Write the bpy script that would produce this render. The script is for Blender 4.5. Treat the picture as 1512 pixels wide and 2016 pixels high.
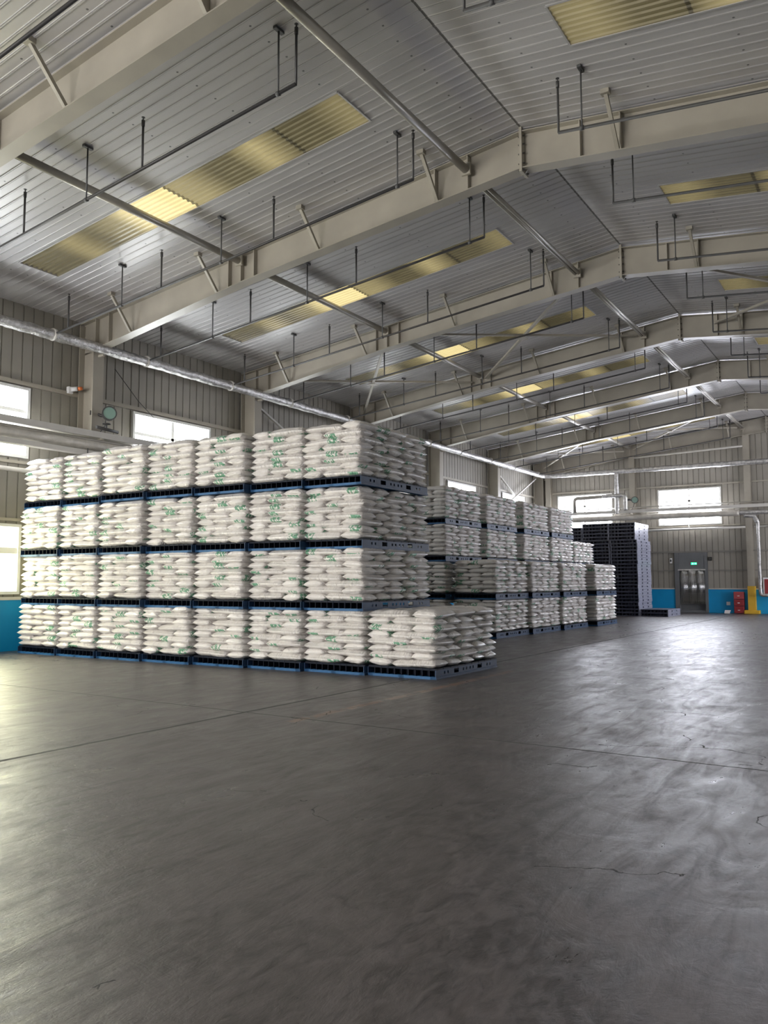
import bpy, math, random
from mathutils import Vector, Matrix, noise
random.seed(7)
for o in list(bpy.data.objects): bpy.data.objects.remove(o)
SC = bpy.context.scene
COL = SC.collection

# ------------------------------------------------------------------ camera
F_PX, YAW, PITCH, ROLL = 1600.0, 0.5693514, 0.0856193, -0.0017765
CAM = Vector((5.3796, 0.0, 1.5747))
cd = bpy.data.cameras.new('camera'); cam = bpy.data.objects.new('camera', cd); COL.objects.link(cam)
cd.sensor_fit = 'VERTICAL'; cd.sensor_height = 24.0; cd.lens = F_PX * 24.0 / 2016.0
cd.clip_start = 0.05; cd.clip_end = 300
fw = Vector((-math.sin(YAW) * math.cos(PITCH), math.cos(YAW) * math.cos(PITCH), math.sin(PITCH)))
rt = Vector((math.cos(YAW), math.sin(YAW), 0)); up = rt.cross(fw)
r2 = rt * math.cos(ROLL) + up * math.sin(ROLL); u2 = -rt * math.sin(ROLL) + up * math.cos(ROLL)
M = Matrix((r2, u2, -fw)).transposed().to_4x4(); M.translation = CAM
cam.matrix_world = M
SC.camera = cam

# ------------------------------------------------------------------ sky, daylight, exposure
SC.view_settings.view_transform = 'Standard'; SC.view_settings.look = 'None'
SC.view_settings.gamma = 1.0; SC.view_settings.use_curve_mapping = False
SC.view_settings.exposure = 0.16
W = bpy.data.worlds.new('sky'); SC.world = W; W.use_nodes = True
bg = W.node_tree.nodes['Background']; bg.inputs[0].default_value = (0.98, 0.98, 1.0, 1); bg.inputs[1].default_value = 5.0

def area(name, loc, rot, sx, sy, power, color=(1, 1, 1)):
    l = bpy.data.lights.new(name, 'AREA'); l.shape = 'RECTANGLE'; l.size = sx; l.size_y = sy
    l.energy = power; l.color = color
    o = bpy.data.objects.new(name, l); o.location = loc; o.rotation_euler = rot; COL.objects.link(o)
    return o
H = math.pi / 2
# daylight entering through the openings (each lamp fills its own opening, facing into the hall)
area('rear_door_daylight', (-6.2, -13.9, 3.3), (H - 0.30, 0, 0), 9.4, 4.6, 2350, (1.0, 0.955, 0.93))
for k in range(-3, 5):
    cy = 16.1 + 6 * (k - 1)
    if cy < -12: continue
    area('left_window_daylight', (-12.45, cy, 5.4), (0, -H + 0.38, 0), 1.6, 2.9, 360 if cy < 12 else (430 if cy < 20 else 140), (0.98, 0.98, 1.0))
for cy in (-7.9, -1.9, 4.1, 9.95):
    area('left_low_window_daylight', (-12.40, cy, 2.1), (0, -H + 0.2, 0), 1.5, 2.9, 190, (1.0, 0.99, 0.94))
area('right_door_daylight', (12.32, 37.0, 2.1), (0, H, 0), 4.2, 7.0, 850, (0.88, 0.88, 1.0))
for cx in (-9.2, -3.75, 3.75, 9.2):
    area('gable_window_daylight', (cx, 43.50, 5.36), (-H + 0.15, 0, 0), 3.0, 1.8, 820, (0.89, 0.88, 1.0))

# ------------------------------------------------------------------ materials
def mat(name, color, rough=0.6, metal=0.0, var=0.0, vscale=3.0, bump=0.0, bscale=20.0, coat=0.0, spec=0.5, stretch=None, emis=None, estr=0):
    m = bpy.data.materials.new(name); m.use_nodes = True
    nt = m.node_tree; b = nt.nodes['Principled BSDF']
    b.inputs['Base Color'].default_value = (*color, 1); b.inputs['Roughness'].default_value = rough
    b.inputs['Metallic'].default_value = metal; b.inputs['Coat Weight'].default_value = coat
    b.inputs['Specular IOR Level'].default_value = spec
    if emis: b.inputs['Emission Color'].default_value = (*emis, 1); b.inputs['Emission Strength'].default_value = estr
    if var or bump:
        tc = nt.nodes.new('ShaderNodeTexCoord'); mp = nt.nodes.new('ShaderNodeMapping')
        nt.links.new(tc.outputs['Object'], mp.inputs[0])
        if stretch: mp.inputs['Scale'].default_value = stretch
    if var:
        n = nt.nodes.new('ShaderNodeTexNoise'); n.inputs['Scale'].default_value = vscale; n.inputs['Detail'].default_value = 6
        nt.links.new(mp.outputs[0], n.inputs[0])
        r = nt.nodes.new('ShaderNodeValToRGB')
        r.color_ramp.elements[0].position = 0.3; r.color_ramp.elements[1].position = 0.7
        r.color_ramp.elements[0].color = (*[c * (1 - var) for c in color], 1)
        r.color_ramp.elements[1].color = (*[min(1, c * (1 + var * 0.6)) for c in color], 1)
        nt.links.new(n.outputs[0], r.inputs[0]); nt.links.new(r.outputs[0], b.inputs['Base Color'])
    if bump:
        n2 = nt.nodes.new('ShaderNodeTexNoise'); n2.inputs['Scale'].default_value = bscale; n2.inputs['Detail'].default_value = 4
        nt.links.new(mp.outputs[0], n2.inputs[0])
        bp = nt.nodes.new('ShaderNodeBump'); bp.inputs['Strength'].default_value = bump; bp.inputs['Distance'].default_value = 0.02
        nt.links.new(n2.outputs[0], bp.inputs['Height']); nt.links.new(bp.outputs[0], b.inputs['Normal'])
    return m

M_STEEL = mat('beige_painted_steel', (0.37, 0.34, 0.283), 0.40, var=0.12, vscale=1.3)
M_CLAD = mat('beige_wall_cladding', (0.315, 0.295, 0.255), 0.42, var=0.10, vscale=0.7)
M_GIRT = mat('girt_grey_with_painted_shade', (0.22, 0.21, 0.19), 0.5)  # grey darkened so these rails read as shadow lines
M_TRIM = mat('pale_steel_trim', (0.60, 0.58, 0.54), 0.45, var=0.06)
M_TUBE = mat('grey_primer_tube', (0.36, 0.34, 0.30), 0.35, metal=0.3, var=0.1)
M_PIPE = mat('dark_grey_sprinkler_pipe', (0.055, 0.053, 0.052), 0.5, var=0.2)
M_HANG = mat('dark_hanger_rod', (0.07, 0.07, 0.07), 0.55)
M_FOIL = mat('crinkled_foil_jacket', (0.60, 0.59, 0.58), 0.40, metal=0.85, var=0.35, vscale=9, bump=1.0, bscale=26.0)
M_FOILD = mat('dull_insulation_jacket', (0.62, 0.59, 0.53), 0.5, metal=0.25, var=0.2, vscale=4, bump=0.8, bscale=10.0)
M_BLUEWALL = mat('blue_painted_masonry', (0.0, 0.30, 0.62), 0.55, var=0.05)
M_FRAMEW = mat('white_window_frame', (0.72, 0.72, 0.70), 0.4)
M_PBLUE = mat('blue_pallet_plastic', (0.022, 0.052, 0.115), 0.5, var=0.25, vscale=4, spec=0.3)
M_PDARK = mat('navy_plastic_with_painted_shade', (0.004, 0.008, 0.020), 0.6, var=0.2, vscale=4, spec=0.25)  # navy deepened to near black for the shadow inside the fork openings
M_PSTRIP = mat('bright_blue_pallet_skid', (0.02, 0.10, 0.24), 0.5, var=0.12, vscale=4, spec=0.35)
M_PEMPTY = mat('slate_blue_pallet_plastic', (0.05, 0.055, 0.09), 0.3, var=0.2, vscale=4)
M_PSIDE = mat('slate_pallet_side_with_painted_sheen', (0.30, 0.31, 0.39), 0.3, var=0.25, vscale=3)  # slate paled to carry the grazing daylight reflection in its colour
M_YEL = mat('yellow_safety_paint', (0.66, 0.40, 0.03), 0.5, var=0.08)
M_RED = mat('red_cabinet_paint', (0.27, 0.02, 0.025), 0.45, var=0.1)
M_RED2 = mat('faded_red_paint', (0.38, 0.06, 0.065), 0.5, var=0.1)
M_WHITE = mat('white_enamel', (0.78, 0.78, 0.78), 0.4)
M_BLACK = mat('black_plastic', (0.015, 0.015, 0.015), 0.5)
M_ORANGE = mat('orange_plastic', (0.75, 0.2, 0.06), 0.5)
M_DOOR = mat('grey_door_steel', (0.16, 0.165, 0.17), 0.5, var=0.1)
M_EXIT = mat('green_exit_sign_face', (0.02, 0.6, 0.25), 0.4, emis=(0.03, 1.0, 0.38), estr=1.6)
M_EXITW = mat('pale_exit_sign_mark', (0.6, 1.0, 0.8), 0.4, emis=(0.5, 1.0, 0.7), estr=1.6)
M_LENS = mat('green_grey_lamp_lens', (0.22, 0.34, 0.29), 0.15, coat=0.5)

def glass(name, tint, alpha):
    m = bpy.data.materials.new(name); m.use_nodes = True; nt = m.node_tree; nt.nodes.clear()
    o = nt.nodes.new('ShaderNodeOutputMaterial'); t = nt.nodes.new('ShaderNodeBsdfTransparent'); g = nt.nodes.new('ShaderNodeBsdfGlossy')
    x = nt.nodes.new('ShaderNodeMixShader'); t.inputs[0].default_value = (*tint, 1); g.inputs['Roughness'].default_value = 0.08
    x.inputs[0].default_value = alpha
    nt.links.new(t.outputs[0], x.inputs[1]); nt.links.new(g.outputs[0], x.inputs[2]); nt.links.new(x.outputs[0], o.inputs[0])
    return m
M_GLASS = glass('window_glass', (0.95, 0.97, 0.97), 0.06)
M_GLASSY = glass('old_yellowed_window_glass', (1.0, 0.99, 0.80), 0.06)
M_STRIP = glass('clear_plastic_strip', (0.62, 0.62, 0.60), 0.30)

class NT:
    """tiny helper for procedural node graphs"""
    def __init__(s, name):
        s.m = bpy.data.materials.new(name); s.m.use_nodes = True; s.nt = s.m.node_tree; s.b = s.nt.nodes['Principled BSDF']
    def n(s, t, **k):
        x = s.nt.nodes.new(t)
        for a, v in k.items():
            if a.startswith('i_'): x.inputs[a[2:].replace('_', ' ')].default_value = v
            else: setattr(x, a, v)
        return x
    def l(s, a, b): s.nt.links.new(a, b)
    def math(s, op, a, b=None, c=None, clamp=False):
        x = s.nt.nodes.new('ShaderNodeMath'); x.operation = op; x.use_clamp = clamp
        for i, v in enumerate((a, b, c)):
            if v is None: continue
            if isinstance(v, (int, float)): x.inputs[i].default_value = v
            else: s.l(v, x.inputs[i])
        return x.outputs[0]
    def mix(s, f, a, b):
        x = s.nt.nodes.new('ShaderNodeMix'); x.data_type = 'RGBA'
        for i, v in ((0, f), (6, a), (7, b)):
            if isinstance(v, tuple): x.inputs[i].default_value = (*v, 1)
            elif isinstance(v, (int, float)): x.inputs[i].default_value = v
            else: s.l(v, x.inputs[i])
        return x.outputs[2]
    def ramp(s, f, pts):
        x = s.nt.nodes.new('ShaderNodeValToRGB'); e = x.color_ramp.elements
        while len(e) < len(pts): e.new(0.5)
        for k, (p, c) in enumerate(pts):
            e[k].position = p; e[k].color = (*c, 1) if isinstance(c, tuple) else (c, c, c, 1)
        s.l(f, x.inputs[0]); return x.outputs[0]
    def noise(s, v, scale, detail=4, rough=0.5, dist=0.0):
        x = s.n('ShaderNodeTexNoise'); x.inputs['Scale'].default_value = scale; x.inputs['Detail'].default_value = detail
        x.inputs['Roughness'].default_value = rough; x.inputs['Distortion'].default_value = dist
        s.l(v, x.inputs['Vector']); return x.outputs[0]
    def mapping(s, v, scale=(1, 1, 1), rot=(0, 0, 0), loc=(0, 0, 0)):
        x = s.n('ShaderNodeMapping'); x.inputs['Scale'].default_value = scale; x.inputs['Rotation'].default_value = rot; x.inputs['Location'].default_value = loc
        s.l(v, x.inputs[0]); return x.outputs[0]

def floor_material():
    g = NT('worn_polished_concrete'); tc = g.n('ShaderNodeTexCoord').outputs['Object']
    sep = g.n('ShaderNodeSeparateXYZ'); g.l(tc, sep.inputs[0]); X, Y = sep.outputs[0], sep.outputs[1]
    big = g.noise(tc, 0.35, 5, 0.6, 0.6); med = g.noise(tc, 1.7, 8, 0.65, 0.8); fine = g.noise(g.mapping(tc, (1.6, 0.8, 1), (0, 0, 0.57)), 9, 8, 0.75, 0.6)
    strk = g.noise(g.mapping(tc, (2.2, 0.5, 1), (0, 0, 0.5)), 2.0, 8, 0.7, 1.2)
    c = g.ramp(big, [(0.3, (0.019, 0.0158, 0.0155)), (0.7, (0.040, 0.0335, 0.033))])
    c = g.mix(g.ramp(med, [(0.42, 0.0), (0.60, 0.7)]), c, (0.082, 0.069, 0.068))
    c = g.mix(g.ramp(strk, [(0.50, 0.0), (0.62, 0.6)]), c, (0.012, 0.0095, 0.0095))
    c = g.mix(g.ramp(fine, [(0.42, 0.0), (0.62, 0.65)]), c, (0.105, 0.091, 0.090))
    # expansion joints
    wob = g.math('MULTIPLY', g.math('SUBTRACT', g.noise(tc, 3.0, 5), 0.5), 0.05)
    def line(coord, at, w):
        d = g.math('ABSOLUTE', g.math('ADD', g.math('SUBTRACT', coord, at), wob))
        return g.math('LESS_THAN', d, w)
    js = line(X, -1.45, 0.030)
    j2 = line(Y, 7.55, 0.014)
    for coord, at in ((Y, 13.6), (Y, 19.6), (Y, 25.6), (Y, 31.6), (X, -7.5)):
        j2 = g.math('MAXIMUM', j2, line(coord, at, 0.007))
    crk = g.n('ShaderNodeTexVoronoi', feature='DISTANCE_TO_EDGE'); crk.inputs['Scale'].default_value = 0.33
    dn = g.n('ShaderNodeTexNoise'); dn.inputs['Scale'].default_value = 1.6; dn.inputs['Detail'].default_value = 6; g.l(tc, dn.inputs['Vector'])
    va = g.n('ShaderNodeVectorMath', operation='MULTIPLY_ADD'); va.inputs[1].default_value = (0.9, 0.9, 0); g.l(dn.outputs['Color'], va.inputs[0]); g.l(tc, va.inputs[2])
    g.l(va.outputs[0], crk.inputs['Vector'])
    cm = g.math('MULTIPLY', g.math('LESS_THAN', crk.outputs['Distance'], 0.0016), g.math('GREATER_THAN', g.noise(tc, 0.9, 3), 0.56))
    # scratches: thin stretched noise in two directions
    sc = None
    for rot, seed in ((0.5, 3.0), (-0.9, 11.0), (1.4, 23.0)):
        v = g.mapping(tc, (24, 0.9, 1), (0, 0, rot), (seed, seed, 0)); nn = g.noise(v, 1.0, 2, 0.5, 0.3)
        q = g.math('MULTIPLY', g.math('GREATER_THAN', nn, 0.71), g.math('GREATER_THAN', g.noise(tc, 0.8 + seed * 0.02, 4), 0.5))
        sc = q if sc is None else g.math('MAXIMUM', sc, q)
    # worn brown paint line beside the joint
    dd = g.math('ABSOLUTE', g.math('ADD', g.math('SUBTRACT', X, -0.56), g.math('MULTIPLY', wob, 2)))
    st = g.math('MULTIPLY', g.math('LESS_THAN', dd, 0.07), g.math('GREATER_THAN', g.noise(tc, 5, 6, 0.7), 0.46))
    st = g.math('MULTIPLY', st, g.math('MULTIPLY', g.math('GREATER_THAN', Y, 7.3), g.math('LESS_THAN', Y, 13.5)))
    pit = g.math('GREATER_THAN', g.noise(tc, 6.0, 8, 0.75), 0.68)
    pit = g.math('MULTIPLY', pit, g.math('GREATER_THAN', med, 0.50))
    c = g.mix(g.math('MULTIPLY', st, 0.8), c, (0.20, 0.11, 0.07))
    c = g.mix(g.math('MULTIPLY', sc, 0.55), c, (0.02, 0.018, 0.016))
    dark = g.math('MAXIMUM', g.math('MAXIMUM', js, j2), g.math('MAXIMUM', cm, g.math('MULTIPLY', pit, 0.6)))
    c = g.mix(g.math('MULTIPLY', dark, 0.93), c, (0.005, 0.007, 0.006))
    g.l(c, g.b.inputs['Base Color'])
    wear = g.ramp(med, [(0.36, 0.0), (0.64, 1.0)]); swirl = g.ramp(strk, [(0.35, 0.0), (0.68, 1.0)]); grit = g.ramp(fine, [(0.3, 0.0), (0.7, 1.0)])
    r = g.math('ADD', g.math('MULTIPLY', wear, 0.13), g.math('MULTIPLY', swirl, 0.16)); r = g.math('ADD', r, g.math('MULTIPLY', grit, 0.10))
    r = g.math('ADD', r, 0.20); r = g.math('ADD', r, g.math('MULTIPLY', dark, 0.35), clamp=True)
    g.l(r, g.b.inputs['Roughness'])
    h = g.math('ADD', g.math('MULTIPLY', med, 0.9), g.math('MULTIPLY', fine, 0.40)); h = g.math('ADD', h, g.math('MULTIPLY', strk, 0.5)); h = g.math('SUBTRACT', h, g.math('MULTIPLY', dark, 0.5))
    h = g.math('SUBTRACT', h, g.math('MULTIPLY', sc, 0.25))
    bp = g.n('ShaderNodeBump'); bp.inputs['Strength'].default_value = 0.38; bp.inputs['Distance'].default_value = 0.02
    g.l(h, bp.inputs['Height']); g.l(bp.outputs[0], g.b.inputs['Normal'])
    g.b.inputs['Specular IOR Level'].default_value = 1.0
    return g.m
M_FLOOR = floor_material()

def ceiling_material():
    g = NT('white_ribbed_ceiling_sheet'); tc = g.n('ShaderNodeTexCoord').outputs['Object']
    sep = g.n('ShaderNodeSeparateXYZ'); g.l(tc, sep.inputs[0]); X, Y = sep.outputs[0], sep.outputs[1]
    c = g.ramp(g.noise(g.mapping(tc, (0.3, 1.2, 1)), 1.2, 5), [(0.3, (0.46, 0.445, 0.445)), (0.7, (0.57, 0.555, 0.55))])
    # screw heads: rows every 1.45 m along the slope, one per 0.4 m along the hall
    fx = g.math('SUBTRACT', g.math('FRACT', g.math('DIVIDE', g.math('ADD', X, 30.3), 1.45)), 0.5)
    fy = g.math('SUBTRACT', g.math('FRACT', g.math('DIVIDE', g.math('ADD', Y, 40.1), 0.4)), 0.5)
    dx = g.math('MULTIPLY', fx, 1.45); dy = g.math('MULTIPLY', fy, 0.4)
    d = g.math('SQRT', g.math('ADD', g.math('MULTIPLY', dx, dx), g.math('MULTIPLY', dy, dy)))
    c = g.mix(g.math('MULTIPLY', g.math('LESS_THAN', d, 0.018), 0.8), c, (0.05, 0.05, 0.05))
    # sheet laps
    lap = g.math('LESS_THAN', g.math('ABSOLUTE', g.math('ADD', X, 0.0)), 0.02)
    c = g.mix(g.math('MULTIPLY', lap, 0.85), c, (0.06, 0.055, 0.05))
    g.l(c, g.b.inputs['Base Color']); g.b.inputs['Roughness'].default_value = 0.38; g.b.inputs['Metallic'].default_value = 0.15
    return g.m
M_CEIL = ceiling_material()

def skylight_material():
    g = NT('yellowed_fibreglass_sheet'); tc = g.n('ShaderNodeTexCoord').outputs['Object']
    sep = g.n('ShaderNodeSeparateXYZ'); g.l(tc, sep.inputs[0]); X = sep.outputs[0]
    nz = g.noise(tc, 0.9, 3); ax = g.math('ABSOLUTE', X)
    # translucency varies along the strip, highest in a few lengths
    t = g.math('DIVIDE', ax, 12.0)
    clear = g.ramp(t, [(0.0, 0.05), (0.175, 0.18), (0.22, 0.04), (0.275, 0.03), (0.325, 0.38), (0.367, 0.05), (0.41, 0.05), (0.458, 0.26), (0.494, 0.32), (0.497, 1.0), (0.583, 0.95), (0.63, 0.20), (0.69, 0.04), (0.74, 0.26), (0.78, 0.04), (0.85, 0.02)])
    c = g.ramp(nz, [(0.3, (0.12, 0.10, 0.055)), (0.7, (0.22, 0.19, 0.11))])
    seam = g.math('LESS_THAN', g.math('ABSOLUTE', g.math('SUBTRACT', ax, 5.95)), 0.03)
    seam = g.math('MAXIMUM', seam, g.math('LESS_THAN', g.math('ABSOLUTE', g.math('SUBTRACT', ax, 3.3)), 0.03))
    c = g.mix(g.math('MULTIPLY', seam, 0.7), c, (0.06, 0.05, 0.03))
    g.l(c, g.b.inputs['Base Color']); g.b.inputs['Roughness'].default_value = 0.3
    tr = g.n('ShaderNodeBsdfTranslucent'); tr.inputs[0].default_value = (0.95, 0.79, 0.38, 1)
    mx = g.n('ShaderNodeMixShader'); f = g.math('MULTIPLY', clear, g.math('SUBTRACT', 1.0, g.math('MULTIPLY', seam, 0.8))); g.l(g.math('MULTIPLY', f, 0.22), mx.inputs[0])
    g.l(g.b.outputs[0], mx.inputs[1]); g.l(tr.outputs[0], mx.inputs[2])
    out = [n for n in g.nt.nodes if n.type == 'OUTPUT_MATERIAL'][0]; g.l(mx.outputs[0], out.inputs[0])
    return g.m
M_SKY = skylight_material()

def bag_material():
    g = NT('white_woven_sack_fabric'); uv = g.n('ShaderNodeUVMap'); uv.uv_map = 'UVMap'; U = uv.outputs[0]
    tc = g.n('ShaderNodeTexCoord').outputs['UV']
    sep = g.n('ShaderNodeSeparateXYZ'); g.l(U, sep.inputs[0]); u, v = sep.outputs[0], sep.outputs[1]
    # u = integer bag number * 2 + position along the sack, v = position across (0..1), +1 for the underside
    seed = g.math('FLOOR', g.math('DIVIDE', u, 2.0)); uu = g.math('SUBTRACT', u, g.math('MULTIPLY', seed, 2.0))
    wn = g.n('ShaderNodeTexWhiteNoise', noise_dimensions='1D'); g.l(seed, wn.inputs['W']); rnd = wn.outputs['Value']
    oi = g.n('ShaderNodeObjectInfo').outputs['Random']
    rnd = g.math('FRACT', g.math('ADD', rnd, g.math('MULTIPLY', oi, 7.3)))
    c = g.ramp(rnd, [(0.0, (0.66, 0.625, 0.60)), (1.0, (0.77, 0.735, 0.71))])
    vv = g.math('FRACT', v)
    cx = g.n('ShaderNodeCombineXYZ'); g.l(g.math('ADD', uu, g.math('MULTIPLY', rnd, 31.0)), cx.inputs[0]); g.l(v, cx.inputs[1]); g.l(g.math('MULTIPLY', rnd, 9.0), cx.inputs[2])
    P = cx.outputs[0]
    # green print: broken brush-like strokes near the sack ends and edges
    strokes = g.math('GREATER_THAN', g.noise(g.mapping(P, (22, 9, 1), (0, 0, 0.35)), 1.0, 2, 0.5), 0.46)
    e1 = g.math('MULTIPLY', g.math('GREATER_THAN', uu, 0.66), g.math('LESS_THAN', uu, 0.93))
    e2 = g.math('MULTIPLY', g.math('GREATER_THAN', uu, 0.03), g.math('LESS_THAN', uu, 0.22))
    edge = g.math('MAXIMUM', g.math('LESS_THAN', vv, 0.13), g.math('GREATER_THAN', vv, 0.85))
    edge2 = g.math('MULTIPLY', g.math('GREATER_THAN', vv, 0.2), g.math('LESS_THAN', vv, 0.8))
    sel1 = g.math('GREATER_THAN', rnd, 0.40); sel2 = g.math('LESS_THAN', rnd, 0.38)
    mk = g.math('MAXIMUM', g.math('MULTIPLY', g.math('MULTIPLY', e1, edge), sel1), g.math('MULTIPLY', g.math('MULTIPLY', e2, edge2), sel2))
    under = g.math('GREATER_THAN', v, 1.0)
    mk = g.math('MULTIPLY', g.math('MULTIPLY', mk, strokes), g.math('MAXIMUM', under, g.math('GREATER_THAN', rnd, 0.7)))
    c = g.mix(g.math('MULTIPLY', mk, 0.85), c, (0.03, 0.27, 0.13))
    g.l(c, g.b.inputs['Base Color'])
    g.b.inputs['Roughness'].default_value = 0.42; g.b.inputs['Coat Weight'].default_value = 0.6; g.b.inputs['Coat Roughness'].default_value = 0.16
    g.b.inputs['Subsurface Weight'].default_value = 0.0
    w1 = g.noise(g.mapping(P, (30, 2.5, 1)), 1.0, 3, 0.5, 0.5); w2 = g.noise(g.mapping(P, (7, 5, 1)), 1.0, 3)
    h = g.math('ADD', g.math('MULTIPLY', w1, 0.6), g.math('MULTIPLY', w2, 0.6))
    bp = g.n('ShaderNodeBump'); bp.inputs['Strength'].default_value = 1.0; bp.inputs['Distance'].default_value = 0.045
    g.l(h, bp.inputs['Height']); g.l(bp.outputs[0], g.b.inputs['Normal'])
    return g.m
M_BAG = bag_material()

# ------------------------------------------------------------------ mesh helpers
class MB:
    def __init__(s): s.v = []; s.f = []; s.sm = []
    def quad(s, a, b, c, d, smooth=False):
        n = len(s.v); s.v += [tuple(a), tuple(b), tuple(c), tuple(d)]; s.f.append((n, n + 1, n + 2, n + 3)); s.sm.append(smooth)
    def box(s, x0, y0, z0, x1, y1, z1):
        n = len(s.v)
        s.v += [(x0, y0, z0), (x1, y0, z0), (x1, y1, z0), (x0, y1, z0), (x0, y0, z1), (x1, y0, z1), (x1, y1, z1), (x0, y1, z1)]
        for q in ((0, 3, 2, 1), (4, 5, 6, 7), (0, 1, 5, 4), (1, 2, 6, 5), (2, 3, 7, 6), (3, 0, 4, 7)):
            s.f.append(tuple(n + i for i in q)); s.sm.append(False)
        return s
    def prism(s, poly, y0, y1, axis='y'):
        """polygon in x,z extruded along y (or y,z along x)"""
        n = len(s.v); k = len(poly)
        for y in (y0, y1):
            for a, z in poly: s.v.append((a, y, z) if axis == 'y' else (y, a, z))
        s.f.append(tuple(range(n, n + k))); s.f.append(tuple(range(n + 2 * k - 1, n + k - 1, -1))); s.sm += [False, False]
        for i in range(k):
            j = (i + 1) % k; s.f.append((n + j, n + i, n + k + i, n + k + j)); s.sm.append(False)
        return s
    def tube(s, pts, r, seg=10, cap=True, wob=0.0, step=None):
        pts = [Vector(p) for p in pts]
        if step:
            q = [pts[0]]
            for a, b in zip(pts, pts[1:]):
                k = max(1, int((b - a).length / step))
                for i in range(1, k + 1): q.append(a.lerp(b, i / k))
            pts = q
        n0 = len(s.v); prev = None
        for i, p in enumerate(pts):
            d = (pts[min(i + 1, len(pts) - 1)] - pts[max(i - 1, 0)]).normalized()
            if prev is None: a = d.orthogonal().normalized()
            else: a = (prev - d * prev.dot(d)).normalized()
            prev = a; b = d.cross(a)
            sc = 1.0
            if 0 < i < len(pts) - 1:
                d1 = (pts[i] - pts[i - 1]).normalized(); d2 = (pts[i + 1] - pts[i]).normalized()
                sc = 1 / max(0.5, math.cos(d1.angle(d2, 0) / 2))
            for k in range(seg):
                t = 2 * math.pi * k / seg
                rr = r * sc
                if wob: rr *= 1 + wob * (noise.noise(p * 3.1 + Vector((math.cos(t), math.sin(t), 0)) * 1.7)) + wob * 0.8 * noise.noise(Vector((p.x * 11, p.y * 11, k * 1.3)))
                s.v.append(tuple(p + a * math.cos(t) * rr + b * math.sin(t) * rr))
        m = len(pts)
        for i in range(m - 1):
            for k in range(seg):
                j = (k + 1) % seg
                s.f.append((n0 + i * seg + k, n0 + i * seg + j, n0 + (i + 1) * seg + j, n0 + (i + 1) * seg + k)); s.sm.append(True)
        if cap:
            s.f.append(tuple(range(n0 + seg - 1, n0 - 1, -1))); s.f.append(tuple(range(n0 + (m - 1) * seg, n0 + m * seg))); s.sm += [False, False]
        return s
    def bar(s, a, b, w, h, upv=(0, 0, 1)):
        """rectangular bar from a to b"""
        a, b = Vector(a), Vector(b); d = (b - a).normalized(); x = d.cross(Vector(upv)).normalized(); y = x.cross(d)
        n = len(s.v)
        for p in (a, b):
            for i, j in ((-1, -1), (1, -1), (1, 1), (-1, 1)): s.v.append(tuple(p + x * i * w / 2 + y * j * h / 2))
        for q in ((0, 3, 2, 1), (4, 5, 6, 7), (0, 1, 5, 4), (1, 2, 6, 5), (2, 3, 7, 6), (3, 0, 4, 7)):
            s.f.append(tuple(n + i for i in q)); s.sm.append(False)
        return s
    def mesh(s, name, m):
        me = bpy.data.meshes.new(name); me.from_pydata(s.v, [], s.f); me.materials.append(m)
        me.polygons.foreach_set('use_smooth', s.sm); me.update(); return me
    def build(s, name, m, parent=None, bevel=0.0):
        o = bpy.data.objects.new(name, s.mesh(name, m)); COL.objects.link(o)
        if parent: o.parent = parent
        if bevel:
            bv = o.modifiers.new('bevel', 'BEVEL'); bv.width = bevel; bv.segments = 2; bv.limit_method = 'ANGLE'
        return o

def tag(o, label=None, cat=None, group=None, kind=None):
    if label: o['label'] = label
    if cat: o['category'] = cat
    if group: o['group'] = group
    if kind: o['kind'] = kind
    return o
def empty(name, loc, label, cat, group=None, rz=0):
    o = bpy.data.objects.new(name, None); COL.objects.link(o); o.location = loc; o.rotation_euler.z = rz; o.empty_display_size = 0.1
    return tag(o, label, cat, group)
def copy_tree(o, parent=None):
    c = o.copy(); COL.objects.link(c); c.parent = parent
    for ch in list(o.children): copy_tree(ch, c)
    return c
ORD = ['zeroth', 'first', 'second', 'third', 'fourth', 'fifth', 'sixth', 'seventh', 'eighth', 'ninth', 'tenth', 'eleventh', 'twelfth', 'thirteenth', 'fourteenth',
       'fifteenth', 'sixteenth', 'seventeenth', 'eighteenth', 'nineteenth', 'twentieth', 'twenty-first', 'twenty-second', 'twenty-third', 'twenty-fourth', 'twenty-fifth', 'twenty-sixth', 'twenty-seventh']
NUM = ['zero', 'one', 'two', 'three', 'four', 'five', 'six', 'seven', 'eight', 'nine', 'ten']

# ------------------------------------------------------------------ the hall
YA = 13.04          # first frame seen whole; frames every 6 m
XW, YB, YR = 12.15, 43.22, -14.0
FRAMES = [YA + 6 * k for k in range(-4, 6)]
def roof_z(x): return 9.62 - 0.115 * abs(x)

tag(MB().box(-XW - 0.3, YR - 0.3, -0.25, XW + 0.3, YB + 0.3, 0).build('floor', M_FLOOR), kind='structure')

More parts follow.
